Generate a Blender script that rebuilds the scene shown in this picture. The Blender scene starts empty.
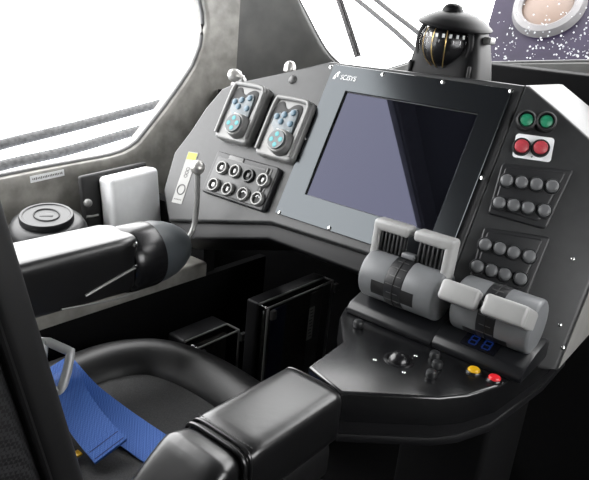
import bpy, bmesh, math, random
from mathutils import Vector, Matrix
random.seed(4)
C = bpy.context.scene.collection
V = Vector
PI = math.pi

# ------------------------------------------------------------------ camera
FPX = 620.0
RX = V((.7693, -.2764, .5760)); UP = V((.3259, .9422, -.0786))
RX.normalize(); UP = (UP - RX * UP.dot(RX)).normalized()
NN = RX.cross(UP)
TILT = math.radians(27)
ZC = UP * math.cos(TILT) + NN * math.sin(TILT)
YC = ZC.cross(RX)
CAM = V((0, 0, 1.25))
ROT = Matrix((RX, YC, ZC))            # camera axes -> world axes
cam = bpy.data.objects.new('camera', bpy.data.cameras.new('camera'))
C.objects.link(cam)
cam.matrix_world = Matrix.Translation(CAM) @ ROT.to_4x4()
cam.data.sensor_width = 36; cam.data.lens = FPX / 589 * 36; cam.data.clip_start = .02
bpy.context.scene.camera = cam

def ray(px, py):
    return ROT @ V(((px - 294.5) / FPX, -(py - 240) / FPX, -1))
def on(px, py, ax, val):
    d = ray(px, py); i = 'xyz'.index(ax)
    return CAM + d * ((val - CAM[i]) / d[i])

class Frame:
    def __init__(s, o, u, v):
        s.o = V(o); s.u = V(u).normalized(); v = V(v); s.v = (v - s.u * v.dot(s.u)).normalized(); s.n = s.u.cross(s.v)
    def px(s, x, y, h=0):
        p0 = s.o + s.n * h; d = ray(x, y); p = CAM + d * ((p0 - CAM).dot(s.n) / d.dot(s.n)) - s.o
        return V((p.dot(s.u), p.dot(s.v)))
    def mat(s, a=0, b=0, h=0, rot=0):
        m = Matrix((s.u, s.v, s.n)).transposed().to_4x4()
        m.translation = s.o + s.u * a + s.v * b + s.n * h
        return m @ Matrix.Rotation(rot, 4, 'Z')

# ------------------------------------------------------------------ materials
def mat(name, col, rough=.5, metal=0, spec=.5, coat=0, noise=0, nscale=40, col2=None, bump=0, bscale=300, detail=4, coat_rough=.1, stretch=None):
    m = bpy.data.materials.new(name); m.use_nodes = True
    nt = m.node_tree; b = nt.nodes['Principled BSDF']
    b.inputs['Base Color'].default_value = (*col, 1)
    b.inputs['Roughness'].default_value = rough; b.inputs['Metallic'].default_value = metal
    b.inputs['Specular IOR Level'].default_value = spec
    b.inputs['Coat Weight'].default_value = coat; b.inputs['Coat Roughness'].default_value = coat_rough
    tc = nt.nodes.new('ShaderNodeTexCoord'); src = tc.outputs['Object']
    if stretch:
        mp = nt.nodes.new('ShaderNodeMapping'); mp.inputs['Scale'].default_value = stretch
        nt.links.new(src, mp.inputs['Vector']); src = mp.outputs['Vector']
    if col2 or noise:
        n = nt.nodes.new('ShaderNodeTexNoise'); n.inputs['Scale'].default_value = nscale; n.inputs['Detail'].default_value = detail
        nt.links.new(src, n.inputs['Vector'])
        r = nt.nodes.new('ShaderNodeValToRGB')
        c2 = col2 or tuple(min(1, c * (1 + noise)) for c in col)
        c1 = col if col2 else tuple(c * (1 - noise) for c in col)
        r.color_ramp.elements[0].position = .35; r.color_ramp.elements[1].position = .65
        r.color_ramp.elements[0].color = (*c1, 1); r.color_ramp.elements[1].color = (*c2, 1)
        nt.links.new(n.outputs['Fac'], r.inputs['Fac']); nt.links.new(r.outputs['Color'], b.inputs['Base Color'])
    if bump:
        n2 = nt.nodes.new('ShaderNodeTexNoise'); n2.inputs['Scale'].default_value = bscale; n2.inputs['Detail'].default_value = 3
        nt.links.new(src, n2.inputs['Vector'])
        bp = nt.nodes.new('ShaderNodeBump'); bp.inputs['Strength'].default_value = bump; bp.inputs['Distance'].default_value = .002
        nt.links.new(n2.outputs['Fac'], bp.inputs['Height']); nt.links.new(bp.outputs['Normal'], b.inputs['Normal'])
    return m

def weave(name, c1, c2, scale, rough, coat=0):
    m = mat(name, c1, rough, coat=coat); nt = m.node_tree; b = nt.nodes['Principled BSDF']
    tc = nt.nodes.new('ShaderNodeTexCoord'); ck = nt.nodes.new('ShaderNodeTexChecker')
    mp = nt.nodes.new('ShaderNodeMapping'); mp.inputs['Rotation'].default_value = (.3, .4, .785)
    ck.inputs['Color1'].default_value = (*c1, 1); ck.inputs['Color2'].default_value = (*c2, 1); ck.inputs['Scale'].default_value = scale
    nt.links.new(tc.outputs['Object'], mp.inputs['Vector']); nt.links.new(mp.outputs['Vector'], ck.inputs['Vector'])
    nt.links.new(ck.outputs['Color'], b.inputs['Base Color'])
    bp = nt.nodes.new('ShaderNodeBump'); bp.inputs['Strength'].default_value = .5; bp.inputs['Distance'].default_value = .001
    nt.links.new(ck.outputs['Fac'], bp.inputs['Height']); nt.links.new(bp.outputs['Normal'], b.inputs['Normal'])
    return m

def glassy(name, tint=(1, 1, 1), fac=.06, rough=.0):
    m = bpy.data.materials.new(name); m.use_nodes = True; nt = m.node_tree; nt.nodes.clear()
    o = nt.nodes.new('ShaderNodeOutputMaterial'); mx = nt.nodes.new('ShaderNodeMixShader')
    t = nt.nodes.new('ShaderNodeBsdfTransparent'); g = nt.nodes.new('ShaderNodeBsdfGlossy')
    t.inputs['Color'].default_value = (*tint, 1); g.inputs['Roughness'].default_value = max(rough, .03)
    lw = nt.nodes.new('ShaderNodeLayerWeight')            # same from both sides of a thin pane
    pw_ = nt.nodes.new('ShaderNodeMath'); pw_.operation = 'POWER'; pw_.inputs[1].default_value = 5
    nt.links.new(lw.outputs['Facing'], pw_.inputs[0])
    ml = nt.nodes.new('ShaderNodeMath'); ml.operation = 'MULTIPLY_ADD'; ml.inputs[1].default_value = .3; ml.inputs[2].default_value = fac * .5
    nt.links.new(pw_.outputs[0], ml.inputs[0]); nt.links.new(ml.outputs[0], mx.inputs[0])
    nt.links.new(t.outputs[0], mx.inputs[1]); nt.links.new(g.outputs[0], mx.inputs[2]); nt.links.new(mx.outputs[0], o.inputs['Surface'])
    return m

def lit(name, col, strength, base=None):
    m = mat(name, base or col, .3); b = m.node_tree.nodes['Principled BSDF']
    b.inputs['Emission Color'].default_value = (*col, 1); b.inputs['Emission Strength'].default_value = strength
    return m

M = dict(
    dash=mat('dash_plastic', (.026, .027, .028), .42, spec=.5, noise=.08, nscale=60, bump=.08, bscale=600),
    dashdark=mat('dash_dark_plastic', (.007, .007, .008), .5, spec=.3, bump=.08, bscale=500),
    black=mat('matt_black', (.005, .005, .0055), .6, noise=.15),
    cavity=mat('footwell_black', (.0025, .0025, .003), .85, spec=.2, noise=.2),
    bezel=mat('anodised_bezel', (.005, .0055, .0065), .17, spec=.6, noise=.05, nscale=90),
    screen=mat('screen_glass', (.004, .0042, .006), .02, spec=.38, noise=.05),
    screw=mat('steel_screw', (.75, .75, .74), .22, metal=1, noise=.05),
    ballmetal=mat('brushed_ball', (.55, .54, .52), .34, metal=.7, noise=.05),
    chrome=mat('polished_metal', (.7, .69, .67), .12, metal=1, noise=.05),
    white=mat('white_print', (.85, .85, .85), .5, noise=.03),
    bucklegrey=mat('pale_buckle', (.45, .46, .46), .35, metal=.2, noise=.05),
    casegrey=mat('case_silver_grey', (.20, .20, .197), .34, metal=.15, noise=.06),
    midgrey=mat('mid_grey_plastic', (.12, .12, .118), .36, noise=.06),
    silver=mat('silver_plastic', (.24, .24, .235), .32, metal=.3, noise=.06),
    silverdark=mat('grey_plastic', (.085, .085, .085), .35, noise=.06),
    key=mat('pale_blue_key', (.085, .15, .20), .35, noise=.06),
    keypad=mat('pale_keypad', (.13, .155, .17), .35, noise=.08, nscale=200),
    cyan=lit('cyan_lamp', (.03, .55, .60), .55, (.01, .12, .13)),
    knobcap=mat('knob_cap_grey', (.07, .085, .09), .35, noise=.05),
    rubber=mat('rubber_button', (.02, .021, .022), .32, spec=.55, noise=.08),
    buttoncap=mat('grey_button_cap', (.11, .113, .117), .4, noise=.06),
    pad=mat('button_panel_plastic', (.016, .0165, .018), .4, noise=.06),
    green=mat('green_lens', (.016, .23, .115), .42, coat=0, noise=.12, nscale=300),
    red=mat('red_lens', (.42, .045, .06), .42, coat=0, noise=.12, nscale=300),
    yellow=mat('yellow_button', (.75, .42, .01), .3, coat=.3, noise=.06),
    redb=mat('red_button', (.75, .02, .03), .3, coat=.3, noise=.06),
    console=mat('console_satin_black', (.005, .0052, .006), .27, spec=1.0, noise=.06, bump=.03, bscale=500),
    lever=mat('lever_grey', (.17, .176, .183), .36, noise=.05),
    leverlight=mat('lever_light_grey', (.36, .36, .355), .3, spec=.55, noise=.04),
    leverband=mat('lever_band_dark', (.012, .0125, .014), .4, noise=.06),
    grip=mat('ribbed_grip', (.02, .021, .022), .45, noise=.06),
    base=mat('lever_base', (.008, .0085, .010), .35, noise=.06, bump=.05, bscale=500),
    blue_digit=lit('blue_digits', (.02, .07, .40), .14, (.002, .006, .03)),
    leather=mat('black_leather', (.006, .006, .0065), .30, spec=.8, bump=.10, bscale=60, noise=.1),
    leather_soft=mat('soft_leather', (.007, .007, .0075), .42, spec=.5, bump=.08, bscale=120, noise=.1),
    fabric=mat('seat_fabric', (.055, .055, .056), .85, noise=.25, nscale=500, bump=.4, bscale=900),
    carbon=weave('carbon_weave', (.003, .003, .0035), (.026, .026, .028), 280, .45, coat=.3),
    webbing=weave('blue_webbing', (.026, .115, .47), (.06, .19, .62), 420, .6),
    webstitch=mat('dark_blue_stitch', (.01, .03, .17), .7, noise=.1),
    collar=mat('collar_gloss_black', (.008, .008, .009), .25, spec=.6, noise=.05),
    nose=mat('nose_grey', (.06, .068, .074), .38, noise=.06),
    whitebox=mat('white_cover', (.90, .91, .92), .4, noise=.02),
    liner=mat('fibreglass_liner', (.20, .194, .178), .34, col2=(.33, .32, .295), nscale=22, detail=8, bump=.12, bscale=60),
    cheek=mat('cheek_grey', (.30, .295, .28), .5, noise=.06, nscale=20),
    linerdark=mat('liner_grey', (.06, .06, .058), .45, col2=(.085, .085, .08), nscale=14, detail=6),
    ceiling=mat('headliner', (.025, .025, .025), .7, noise=.1),
    gasket=mat('window_gasket', (.10, .10, .10), .45, noise=.06),
    glass=glassy('clear_glass', fac=.0),
    acrylic=glassy('smoked_acrylic', (.78, .78, .78), .10, .03),
    hoodblack=mat('compass_black', (.0025, .0025, .003), .45, spec=.2, noise=.1),
    dome=glassy('compass_dome', (.97, .97, .97), .0),
    gold=mat('brass_wire', (.55, .38, .14), .3, metal=.8, noise=.05),
    rope=mat('grey_rope', (.05, .05, .05), .8, noise=.3, nscale=120, bump=.6, bscale=150),
    wiper=mat('wiper_grey', (.05, .047, .047), .5, noise=.1),
    rail=mat('wet_dark_rail', (.012, .0125, .0135), .6, col2=(.05, .051, .053), nscale=60, detail=8),
    hull=mat('dark_wet_paint', (.014, .010, .024), .35, spec=.15, noise=.2, nscale=8),
    ring=mat('white_ring', (.15, .145, .147), .4, noise=.05),
    lens=mat('peach_lens', (.15, .105, .082), .5, noise=.1, nscale=6),
    droplet=mat('water_drop', (.8, .82, .85), .08, spec=.8, noise=.03),
    stickyellow=mat('yellow_print', (.30, .32, .03), .5, noise=.05),
    paper=mat('sticker_paper', (.30, .30, .29), .5, noise=.04),
    ink=mat('grey_ink', (.08, .08, .08), .6, noise=.1),
    navy=mat('navy_card', (.01, .016, .05), .35, noise=.1),
    circuit=mat('dark_circuit_tray', (.025, .023, .02), .5, noise=.4, nscale=90),
    _sea=mat('pale_water', (.75, .77, .78), .3, noise=.04, nscale=3),
)
M['screen'].node_tree.nodes['Principled BSDF'].inputs['Specular Tint'].default_value = (.66, .68, 1, 1)
M['bezel'].node_tree.nodes['Principled BSDF'].inputs['Specular Tint'].default_value = (.86, .94, 1, 1)

# ------------------------------------------------------------------ mesh helpers
def merge(bm, tmp, m=None):
    me = bpy.data.meshes.new('t'); tmp.to_mesh(me); tmp.free()
    if m is not None: me.transform(m)
    bm.from_mesh(me); bpy.data.meshes.remove(me)
T = Matrix.Translation
def RotM(a, ax): return Matrix.Rotation(a, 4, ax)

def rbox(bm, c, s, bev=.003, seg=3, m=None):
    t = bmesh.new(); bmesh.ops.create_cube(t, size=1)
    bmesh.ops.scale(t, verts=t.verts, vec=s)
    if bev: bmesh.ops.bevel(t, geom=t.edges[:], offset=min(bev, min(s) * .49), segments=seg, affect='EDGES', profile=.5)
    mm = T(V(c)); merge(bm, t, (m @ mm) if m is not None else mm)

def prism(bm, poly, z0, z1, bev=0, seg=3, m=None, bottom=False, round_c=0):
    if round_c: poly = rounded(poly, round_c)
    t = bmesh.new()
    vs = [t.verts.new((p[0], p[1], z0)) for p in poly]
    f = t.faces.new(vs); f.normal_update()
    if f.normal.z > 0: f.normal_flip()
    r = bmesh.ops.extrude_face_region(t, geom=[f])
    top = [e for e in r['geom'] if isinstance(e, bmesh.types.BMVert)]
    bmesh.ops.translate(t, verts=top, vec=(0, 0, z1 - z0))
    bmesh.ops.recalc_face_normals(t, faces=t.faces[:])
    if bev:
        ee = [e for e in t.edges if all(abs(v.co.z - z1) < 1e-6 for v in e.verts)]
        if bottom: ee += [e for e in t.edges if all(abs(v.co.z - z0) < 1e-6 for v in e.verts)]
        bmesh.ops.bevel(t, geom=ee, offset=bev, segments=seg, affect='EDGES', profile=.5)
    merge(bm, t, m)

def rounded(poly, r, n=6):
    out = []; N = len(poly)
    for i in range(N):
        p = V((poly[i][0], poly[i][1])); a = V((poly[i - 1][0], poly[i - 1][1])); b = V((poly[(i + 1) % N][0], poly[(i + 1) % N][1]))
        da = (a - p); db = (b - p); rr = min(r, da.length * .45, db.length * .45)
        p0 = p + da.normalized() * rr; p1 = p + db.normalized() * rr
        for k in range(n + 1):
            t = k / n; out.append(((1 - t) ** 2 * p0 + 2 * t * (1 - t) * p + t * t * p1)[:])
    return out
def rect(a0, b0, a1, b1): return [(a0, b0), (a1, b0), (a1, b1), (a0, b1)]

def lathe(bm, prof, seg=32, m=None):
    t = bmesh.new(); rings = []
    for r, z in prof:
        if r < 1e-6: rings.append([t.verts.new((0, 0, z))])
        else: rings.append([t.verts.new((r * math.cos(2 * PI * i / seg), r * math.sin(2 * PI * i / seg), z)) for i in range(seg)])
    for A, B in zip(rings, rings[1:]):
        for i in range(seg):
            j = (i + 1) % seg
            if len(A) == 1 and len(B) == 1: continue
            if len(A) == 1: t.faces.new((A[0], B[i], B[j]))
            elif len(B) == 1: t.faces.new((A[i], A[j], B[0]))
            else: t.faces.new((A[i], A[j], B[j], B[i]))
    bmesh.ops.recalc_face_normals(t, faces=t.faces[:])
    merge(bm, t, m)

def loft(bm, rings, close=True, m=None, loop=True):
    t = bmesh.new(); R = [[t.verts.new(p) for p in r] for r in rings]
    for A, B in zip(R, R[1:]):
        n = len(A)
        for i in range(n if loop else n - 1):
            j = (i + 1) % n; t.faces.new((A[i], A[j], B[j], B[i]))
    if close:
        t.faces.new(R[0]); t.faces.new(R[-1])
    bmesh.ops.recalc_face_normals(t, faces=t.faces[:])
    merge(bm, t, m)

def spline(pts, n=8):
    pts = [V(p) for p in pts]; P = [pts[0]] + pts + [pts[-1]]; out = []
    for i in range(1, len(P) - 2):
        a, b, c, d = P[i - 1], P[i], P[i + 1], P[i + 2]
        for k in range(n):
            t = k / n
            out.append(.5 * ((2 * b) + (c - a) * t + (2 * a - 5 * b + 4 * c - d) * t * t + (3 * b - a - 3 * c + d) * t ** 3))
    out.append(pts[-1]); return out

def tube(bm, pts, r, seg=10, m=None, closed=False, sx=1, up=(0, 0, 1)):
    pts = [V(p) for p in pts]; rings = []; N = len(pts)
    for i, p in enumerate(pts):
        if closed: d = pts[(i + 1) % N] - pts[i - 1]
        else: d = pts[min(i + 1, N - 1)] - pts[max(i - 1, 0)]
        d.normalize(); s = d.cross(V(up))
        if s.length < 1e-3: s = d.cross(V((1, 0, 0)))
        s.normalize(); q = s.cross(d)
        rr = r[i] if isinstance(r, (list, tuple)) else r
        rings.append([p + s * (rr * sx * math.cos(2 * PI * k / seg)) + q * (rr * math.sin(2 * PI * k / seg)) for k in range(seg)])
    if closed: rings.append(rings[0])
    loft(bm, rings, close=not closed, m=m)
    if closed: bmesh.ops.remove_doubles(bm, verts=bm.verts[:], dist=1e-6)

def superring(cx, cz, hw, hh, y, e=4., n=40, fn=None):
    out = []
    for k in range(n):
        a = 2 * PI * k / n; c, s = math.cos(a), math.sin(a)
        out.append(V((cx + hw * math.copysign(abs(c) ** (2 / e), c), y, cz + hh * math.copysign(abs(s) ** (2 / e), s))))
    return out

def obj(name, bm, m, parent=None, smooth=True, ang=35, mw=None, label=None):
    me = bpy.data.meshes.new(name); bm.to_mesh(me); bm.free()
    me.materials.append(M[m] if isinstance(m, str) else m)
    if smooth:
        me.shade_smooth(); me.set_sharp_from_angle(angle=math.radians(ang))
    o = bpy.data.objects.new(name, me); C.objects.link(o)
    if parent: o.parent = parent
    if mw is not None: o.matrix_local = mw
    if label: o['label'] = label
    return o
def tag(o, label, cat, group=None):
    o['label'] = label; o['category'] = cat
    if group: o['group'] = group
    return o
def thing(name, label, cat, mw=None, group=None):
    o = bpy.data.objects.new(name, None); C.objects.link(o); o.empty_display_size = .02
    if mw is not None: o.matrix_world = mw if isinstance(mw, Matrix) else T(V(mw))
    return tag(o, label, cat, group)
def struct(name, bm, m, parent=None, ang=35):
    o = obj(name, bm, m, parent, ang=ang)
    if not parent: o['kind'] = 'structure'
    return o
def dup(root, mw, label, group=None):
    r = root.copy(); C.objects.link(r); r.matrix_world = mw; r['label'] = label
    if group: r['group'] = group
    for ch in list(root.children):
        c = ch.copy(); C.objects.link(c); c.parent = r
        for g in ch.children:
            d = g.copy(); C.objects.link(d); d.parent = c
    return r
def B(): return bmesh.new()
def text_mesh(s, size, depth=.0003, shear=0.0):
    cu = bpy.data.curves.new('t', 'FONT'); cu.body = s; cu.size = size; cu.extrude = depth; cu.shear = shear
    o = bpy.data.objects.new('t', cu); C.objects.link(o)
    me = bpy.data.meshes.new_from_object(o.evaluated_get(bpy.context.evaluated_depsgraph_get()))
    bpy.data.objects.remove(o); bm = B(); bm.from_mesh(me); bpy.data.meshes.remove(me); return bm

# ------------------------------------------------------------------ reference frames
d0 = CAM + ray(308, 195.5) * 1.33
DU = V((0, math.sin(TILT), math.cos(TILT)))
FD = Frame(d0, (1, 0, 0), DU)                           # the plane of the dashboard face and the screen
th = math.radians(22)
FW = Frame(d0 + V((.362, 0, 0)), (math.cos(th), math.sin(th), 0), DU)   # right wing of the dashboard

# ================================================================== SETTING
# hull: plan curve of the cabin side: straight port side, rounded front corner, windscreen
XW, YF, CRX, CRY = -1.42, 1.70, .36, .48
LEN1 = YF - CRY + 1.4                                   # straight part, from y=-1.4
ARC = 96; arcp = []
for k in range(ARC + 1):
    a = PI - (PI / 2) * k / ARC
    arcp.append(V((XW + CRX + CRX * math.cos(a), YF - CRY + CRY * math.sin(a))))
arcl = [0]
for p, q in zip(arcp, arcp[1:]): arcl.append(arcl[-1] + (q - p).length)
LARC = arcl[-1]
def plan(s, off=0):
    if s <= LEN1: return V((XW - off, -1.4 + s))
    s2 = s - LEN1
    if s2 <= LARC:
        k = min(int(s2 / LARC * ARC), ARC - 1)
        while k < ARC - 1 and arcl[k + 1] < s2: k += 1
        while k > 0 and arcl[k] > s2: k -= 1
        t = (s2 - arcl[k]) / (arcl[k + 1] - arcl[k]); p = arcp[k].lerp(arcp[k + 1], t)
        d = (arcp[k + 1] - arcp[k]).normalized(); return p + V((-d.y, d.x)) * off
    return V((arcp[-1].x + s2 - LARC, YF + off))
def wall_hit(px, py):
    d = ray(px, py); best = None
    t = (XW - CAM.x) / d.x if abs(d.x) > 1e-6 else -1
    if t > 0:
        p = CAM + d * t
        if p.y <= YF - CRY: return (p.y + 1.4, p.z)
    t = (YF - CAM.y) / d.y if abs(d.y) > 1e-6 else -1
    if t > 0:
        p = CAM + d * t
        if p.x >= XW + CRX: return (LEN1 + LARC + p.x - XW - CRX, p.z)
    o2 = V((CAM.x, CAM.y)); cx, cy = XW + CRX, YF - CRY      # ellipse
    ox, oy, dx, dy = (o2.x - cx) / CRX, (o2.y - cy) / CRY, d.x / CRX, d.y / CRY
    a = dx * dx + dy * dy; b = 2 * (ox * dx + oy * dy); c = ox * ox + oy * oy - 1
    t = (-b + math.sqrt(max(0, b * b - 4 * a * c))) / (2 * a); p = CAM + d * t
    ang = math.atan2((p.y - cy) / CRY, (p.x - cx) / CRX); k = max(0, min(ARC, (PI - ang) / (PI / 2) * ARC)); i = min(int(k), ARC - 1)
    return (LEN1 + arcl[i] + (arcl[i + 1] - arcl[i]) * (k - i), p.z)

def resample(loop, n):
    pts = [V(p) for p in loop]; L = [0]
    for i in range(len(pts)): L.append(L[-1] + (pts[(i + 1) % len(pts)] - pts[i]).length)
    out = []
    for k in range(n):
        s = L[-1] * k / n; i = 0
        while L[i + 1] < s: i += 1
        t = (s - L[i]) / max(1e-9, L[i + 1] - L[i]); out.append(pts[i].lerp(pts[(i + 1) % len(pts)], t))
    return out
def ray_rect(c, p, r):
    d = p - c; ts = []
    if d.x > 1e-9: ts.append((r[2] - c.x) / d.x)
    if d.x < -1e-9: ts.append((r[0] - c.x) / d.x)
    if d.y > 1e-9: ts.append((r[3] - c.y) / d.y)
    if d.y < -1e-9: ts.append((r[1] - c.y) / d.y)
    return c + d * min(ts)
def wall_with_window(loop, r, K, mp, thick=.05):
    """wall panel on rectangle r with a window opening; returns bmesh and opening loop"""
    hole = resample(loop, 200); c = V((0, 0))
    for p in hole: c += p
    c /= len(hole)
    outer = [ray_rect(c, p, r) for p in hole]
    cs = [V((r[0], r[1])), V((r[2], r[1])), V((r[2], r[3])), V((r[0], r[3]))]
    for q in cs:                                           # snap the nearest ray to each corner
        i = min(range(len(outer)), key=lambda k: (outer[k] - q).length); outer[i] = q
    bm = B(); rings = []
    rings.append([bm.verts.new(mp(p.x, p.y, thick)) for p in hole])
    rings.append([bm.verts.new(mp(p.x, p.y, .012)) for p in hole])
    rings.append([bm.verts.new(mp(*(p + (o - p).normalized() * .006), .003)) for p, o in zip(hole, outer)])
    for k in range(K + 1):
        t = k / K
        rings.append([bm.verts.new(mp(*((p + (o - p).normalized() * .014).lerp(o, t)), 0)) for p, o in zip(hole, outer)])
    for A, Bq in zip(rings, rings[1:]):
        n = len(A)
        for i in range(n):
            j = (i + 1) % n; bm.faces.new((A[i], A[j], Bq[j], Bq[i]))
    bmesh.ops.recalc_face_normals(bm, faces=bm.faces[:])
    return bm, hole, c
def pane(hole, c, mp, off, K=16):
    bm = B(); rings = [[bm.verts.new(mp(*c.lerp(p, t / K), off)) for p in hole] for t in range(1, K + 1)]
    cv = bm.verts.new(mp(c.x, c.y, off)); n = len(hole)
    for i in range(n): bm.faces.new((cv, rings[0][i], rings[0][(i + 1) % n]))
    for A, Bq in zip(rings, rings[1:]):
        for i in range(n): j = (i + 1) % n; bm.faces.new((A[i], A[j], Bq[j], Bq[i]))
    return bm
def mp_left(s, z, off):
    p = plan(s, off); return (p.x, p.y, z)

# port side wall with the big side window
wpx = [(0, 178), (40, 170), (80, 162.5), (110, 157), (128, 151.5), (140, 143), (152, 128), (166, 110), (182, 88), (195, 68), (203, 48), (206, 28), (205, 10), (201, -6)]
loop = [wall_hit(*p) for p in wpx]
ZT = 2.12
s_end = loop[-1][0]
loop += [(s_end - .02, 1.50), (s_end - .07, 1.75), (s_end - .16, 1.93), (s_end - .30, ZT - .03), (s_end - .45, ZT), (1.2, ZT), (.75, ZT), (.58, ZT - .06), (.5, ZT - .2), (.5, 1.2), (.52, .98), (.6, .86), (.75, loop[0][1] - .01)]
fpx = [(292, -14), (301, 2), (310, 20), (320, 40), (327, 52), (334, 60), (342, 67)]
fl = [wall_hit(*p) for p in fpx]
S_SPLIT = (max(p[0] for p in loop) + min(p[0] for p in fl) - .05) / 2
bm, hole, cc = wall_with_window(loop, (0, .0, S_SPLIT, 2.25), 26, mp_left)
struct('wall_left', bm, 'liner')
w1 = thing('window_1', 'large rounded side window', 'window'); del w1['label']; del w1['category']; w1['kind'] = 'structure'
obj('glass_pane', pane(hole, cc, mp_left, .03), 'glass', w1)
bm = B(); tube(bm, [mp_left(p.x, p.y, .016) for p in hole], .0065, 8, closed=True); obj('gasket', bm, 'gasket', w1)

# windscreen wall
mp_front = mp_left
zb = min(fl[-1][1], 1.115)
sr = LEN1 + LARC + 1.75
q1 = wall_hit(485, 63); q2 = wall_hit(589, 61)
loopf = fl + [(fl[-1][0] + .08, zb), (q1[0] - .2, q1[1] - .01), q1, q2, (q2[0] + .5, q2[1] + .01), (sr - .1, 1.3), (sr - .03, 1.42), (sr - .08, 1.9), (sr - .2, 2.02), (fl[0][0] + .2, 2.02), (fl[0][0] - .0, 1.98), (fl[0][0] - .045, 1.88), (fl[0][0] - .04, 1.6)]
s_lo = min(p[0] for p in loopf)
bm, holef, cf = wall_with_window(loopf, (S_SPLIT - .0, .0, sr + .15, 2.25), 12, mp_front) if s_lo > S_SPLIT + .01 else (None, None, None)
if bm is None:
    raise SystemExit('windscreen crosses the corner: %s %s' % (s_lo, S_SPLIT))
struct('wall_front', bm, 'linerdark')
w2 = bpy.data.objects.new('window_2', None); C.objects.link(w2); w2['kind'] = 'structure'
obj('glass_pane', pane(holef, cf, mp_front, .03), 'glass', w2)
bm = B(); tube(bm, [mp_front(p.x, p.y, .014) for p in holef], .0045, 8, closed=True); obj('gasket', bm, 'gasket', w2)
XR = plan(sr + .15).x
# starboard wall with window
def mp_right(s, z, off): return (XR + off, s, z)
lr = rounded([(.1, 1.0), (1.3, 1.0), (1.2, 1.62), (.1, 1.62)], .16, 8)
bm, hr, cr = wall_with_window(lr, (-1.4, 0, YF, 2.25), 4, mp_right)
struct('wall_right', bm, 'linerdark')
w3 = bpy.data.objects.new('window_3', None); C.objects.link(w3); w3['kind'] = 'structure'
obj('glass_pane', pane(hr, cr, mp_right, .03), 'glass', w3)
bm = B(); rbox(bm, ((XW + XR) / 2, .15, -.02), (XR - XW + .1, 3.2, .04), 0); struct('floor', bm, 'cavity')
bm = B(); rbox(bm, ((XW + XR) / 2, .15, 2.27), (XR - XW + .1, 3.2, .04), 0); struct('ceiling', bm, 'ceiling')
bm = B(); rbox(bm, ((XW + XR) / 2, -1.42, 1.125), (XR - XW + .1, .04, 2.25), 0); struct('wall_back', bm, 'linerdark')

# side shelf (fibreglass) and black footwell side below it
XS = -1.1
bm = B()
prism(bm, [(XW + .005, -1.35), (XS, -1.35), (XS, 1.062), (XW + .005, 1.062)], .60, .642, .01, 3)
o = struct('trim_1', bm, 'liner')
bm = B(); rbox(bm, (XS - .012, .0, .30), (.024, 2.6, .60), 0); struct('trim_2', bm, 'cavity')
# black ledge under the windscreen
bm = B(); lx = on(483, 66, 'y', 1.60).x; rbox(bm, ((lx + .6) / 2, 1.60, 1.03), (.6 - lx, .18, 2 * (on(489, 63.8, 'y', 1.51).z - 1.03)), .006); struct('trim_3', bm, 'cavity')
# footwell platform and bulkhead
bm = B(); rbox(bm, (-.70, 1.15, .15), (.78, .78, .30), .005); struct('trim_4', bm, 'cavity')
bm = B(); rbox(bm, (-.77, 1.375, .53), (1.25, .03, 1.02), .0); struct('trim_5', bm, 'cavity')
bm = B(); rbox(bm, ((XW + XS) / 2 - .01, 1.085, .38), (XS - XW - .01, .04, .76), .0); struct('trim_6', bm, 'cavity')

# ================================================================== DASHBOARD
dash = thing('dashboard', 'dark grey moulded dashboard carrying the screen and switch panels', 'dashboard', FD.mat())
facepx = [(330, 61), (280, 72.5), (236, 82), (222, 88), (205, 108), (190, 131), (174, 152), (163, 190), (168, 221)]
face = [FD.px(*p) for p in facepx] + [FD.px(270, 223), FD.px(372, 256)]
b_low = face[-1].y
face += [V((.362, b_low)), V((.362, .312)), V((.30, .312))]
bm = B(); prism(bm, face, -.16, 0, .007, 4); obj('fascia', bm, 'dash', dash)
lowpx = [(166, 222), (268, 224), (372, 257)]
lp = [FD.px(*p) + V((0, .006)) for p in lowpx]
low = lp + [V((.36, lp[2].y)), V((.36, lp[2].y - .03)), FD.px(366, 276, -.02), FD.px(270, 240, -.02), FD.px(172, 240, -.02)]
bm = B(); prism(bm, low, -.12, -.012, .006, 3); obj('lower_lip', bm, 'dashdark', dash)
# wing: its face, then a deep body running forward
wl = FW.mat(); inv = FD.mat().inverted() @ wl
crease = lambda b: V((DU.dot(FW.u) * b, DU.dot(FW.v) * b))
wing = [crease(b_low - .01), crease(.310), FW.px(529, 86), FW.px(560, 112), FW.px(589, 138), FW.px(606, 154)]
wr = FW.px(589, 288); wr2 = FW.px(556, 371)
wing += [FW.px(606, 248), V((wr.x, wr.y)), V((wr2.x, wr2.y)), V((wr2.x - .02, wr2.y - .004)), V((0.0, wr2.y - .004))]
bm = B(); t = B(); vs = [t.verts.new((p.x, p.y, 0)) for p in wing]; f = t.faces.new(vs)
r = bmesh.ops.extrude_face_region(t, geom=[f]); tv = [e for e in r['geom'] if isinstance(e, bmesh.types.BMVert)]
back = FW.mat().to_3x3().inverted() @ V((0.0, .20, 0))
bmesh.ops.translate(t, verts=tv, vec=back); bmesh.ops.recalc_face_normals(t, faces=t.faces[:])
fe = [e for e in t.edges if all(abs(v.co.z) < 1e-6 for v in e.verts)]
bmesh.ops.bevel(t, geom=fe, offset=.006, segments=3, affect='EDGES', profile=.5)
merge(bm, t); obj('side_wing', bm, 'dash', dash, mw=inv)
FDi = FD.mat().inverted()
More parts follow.
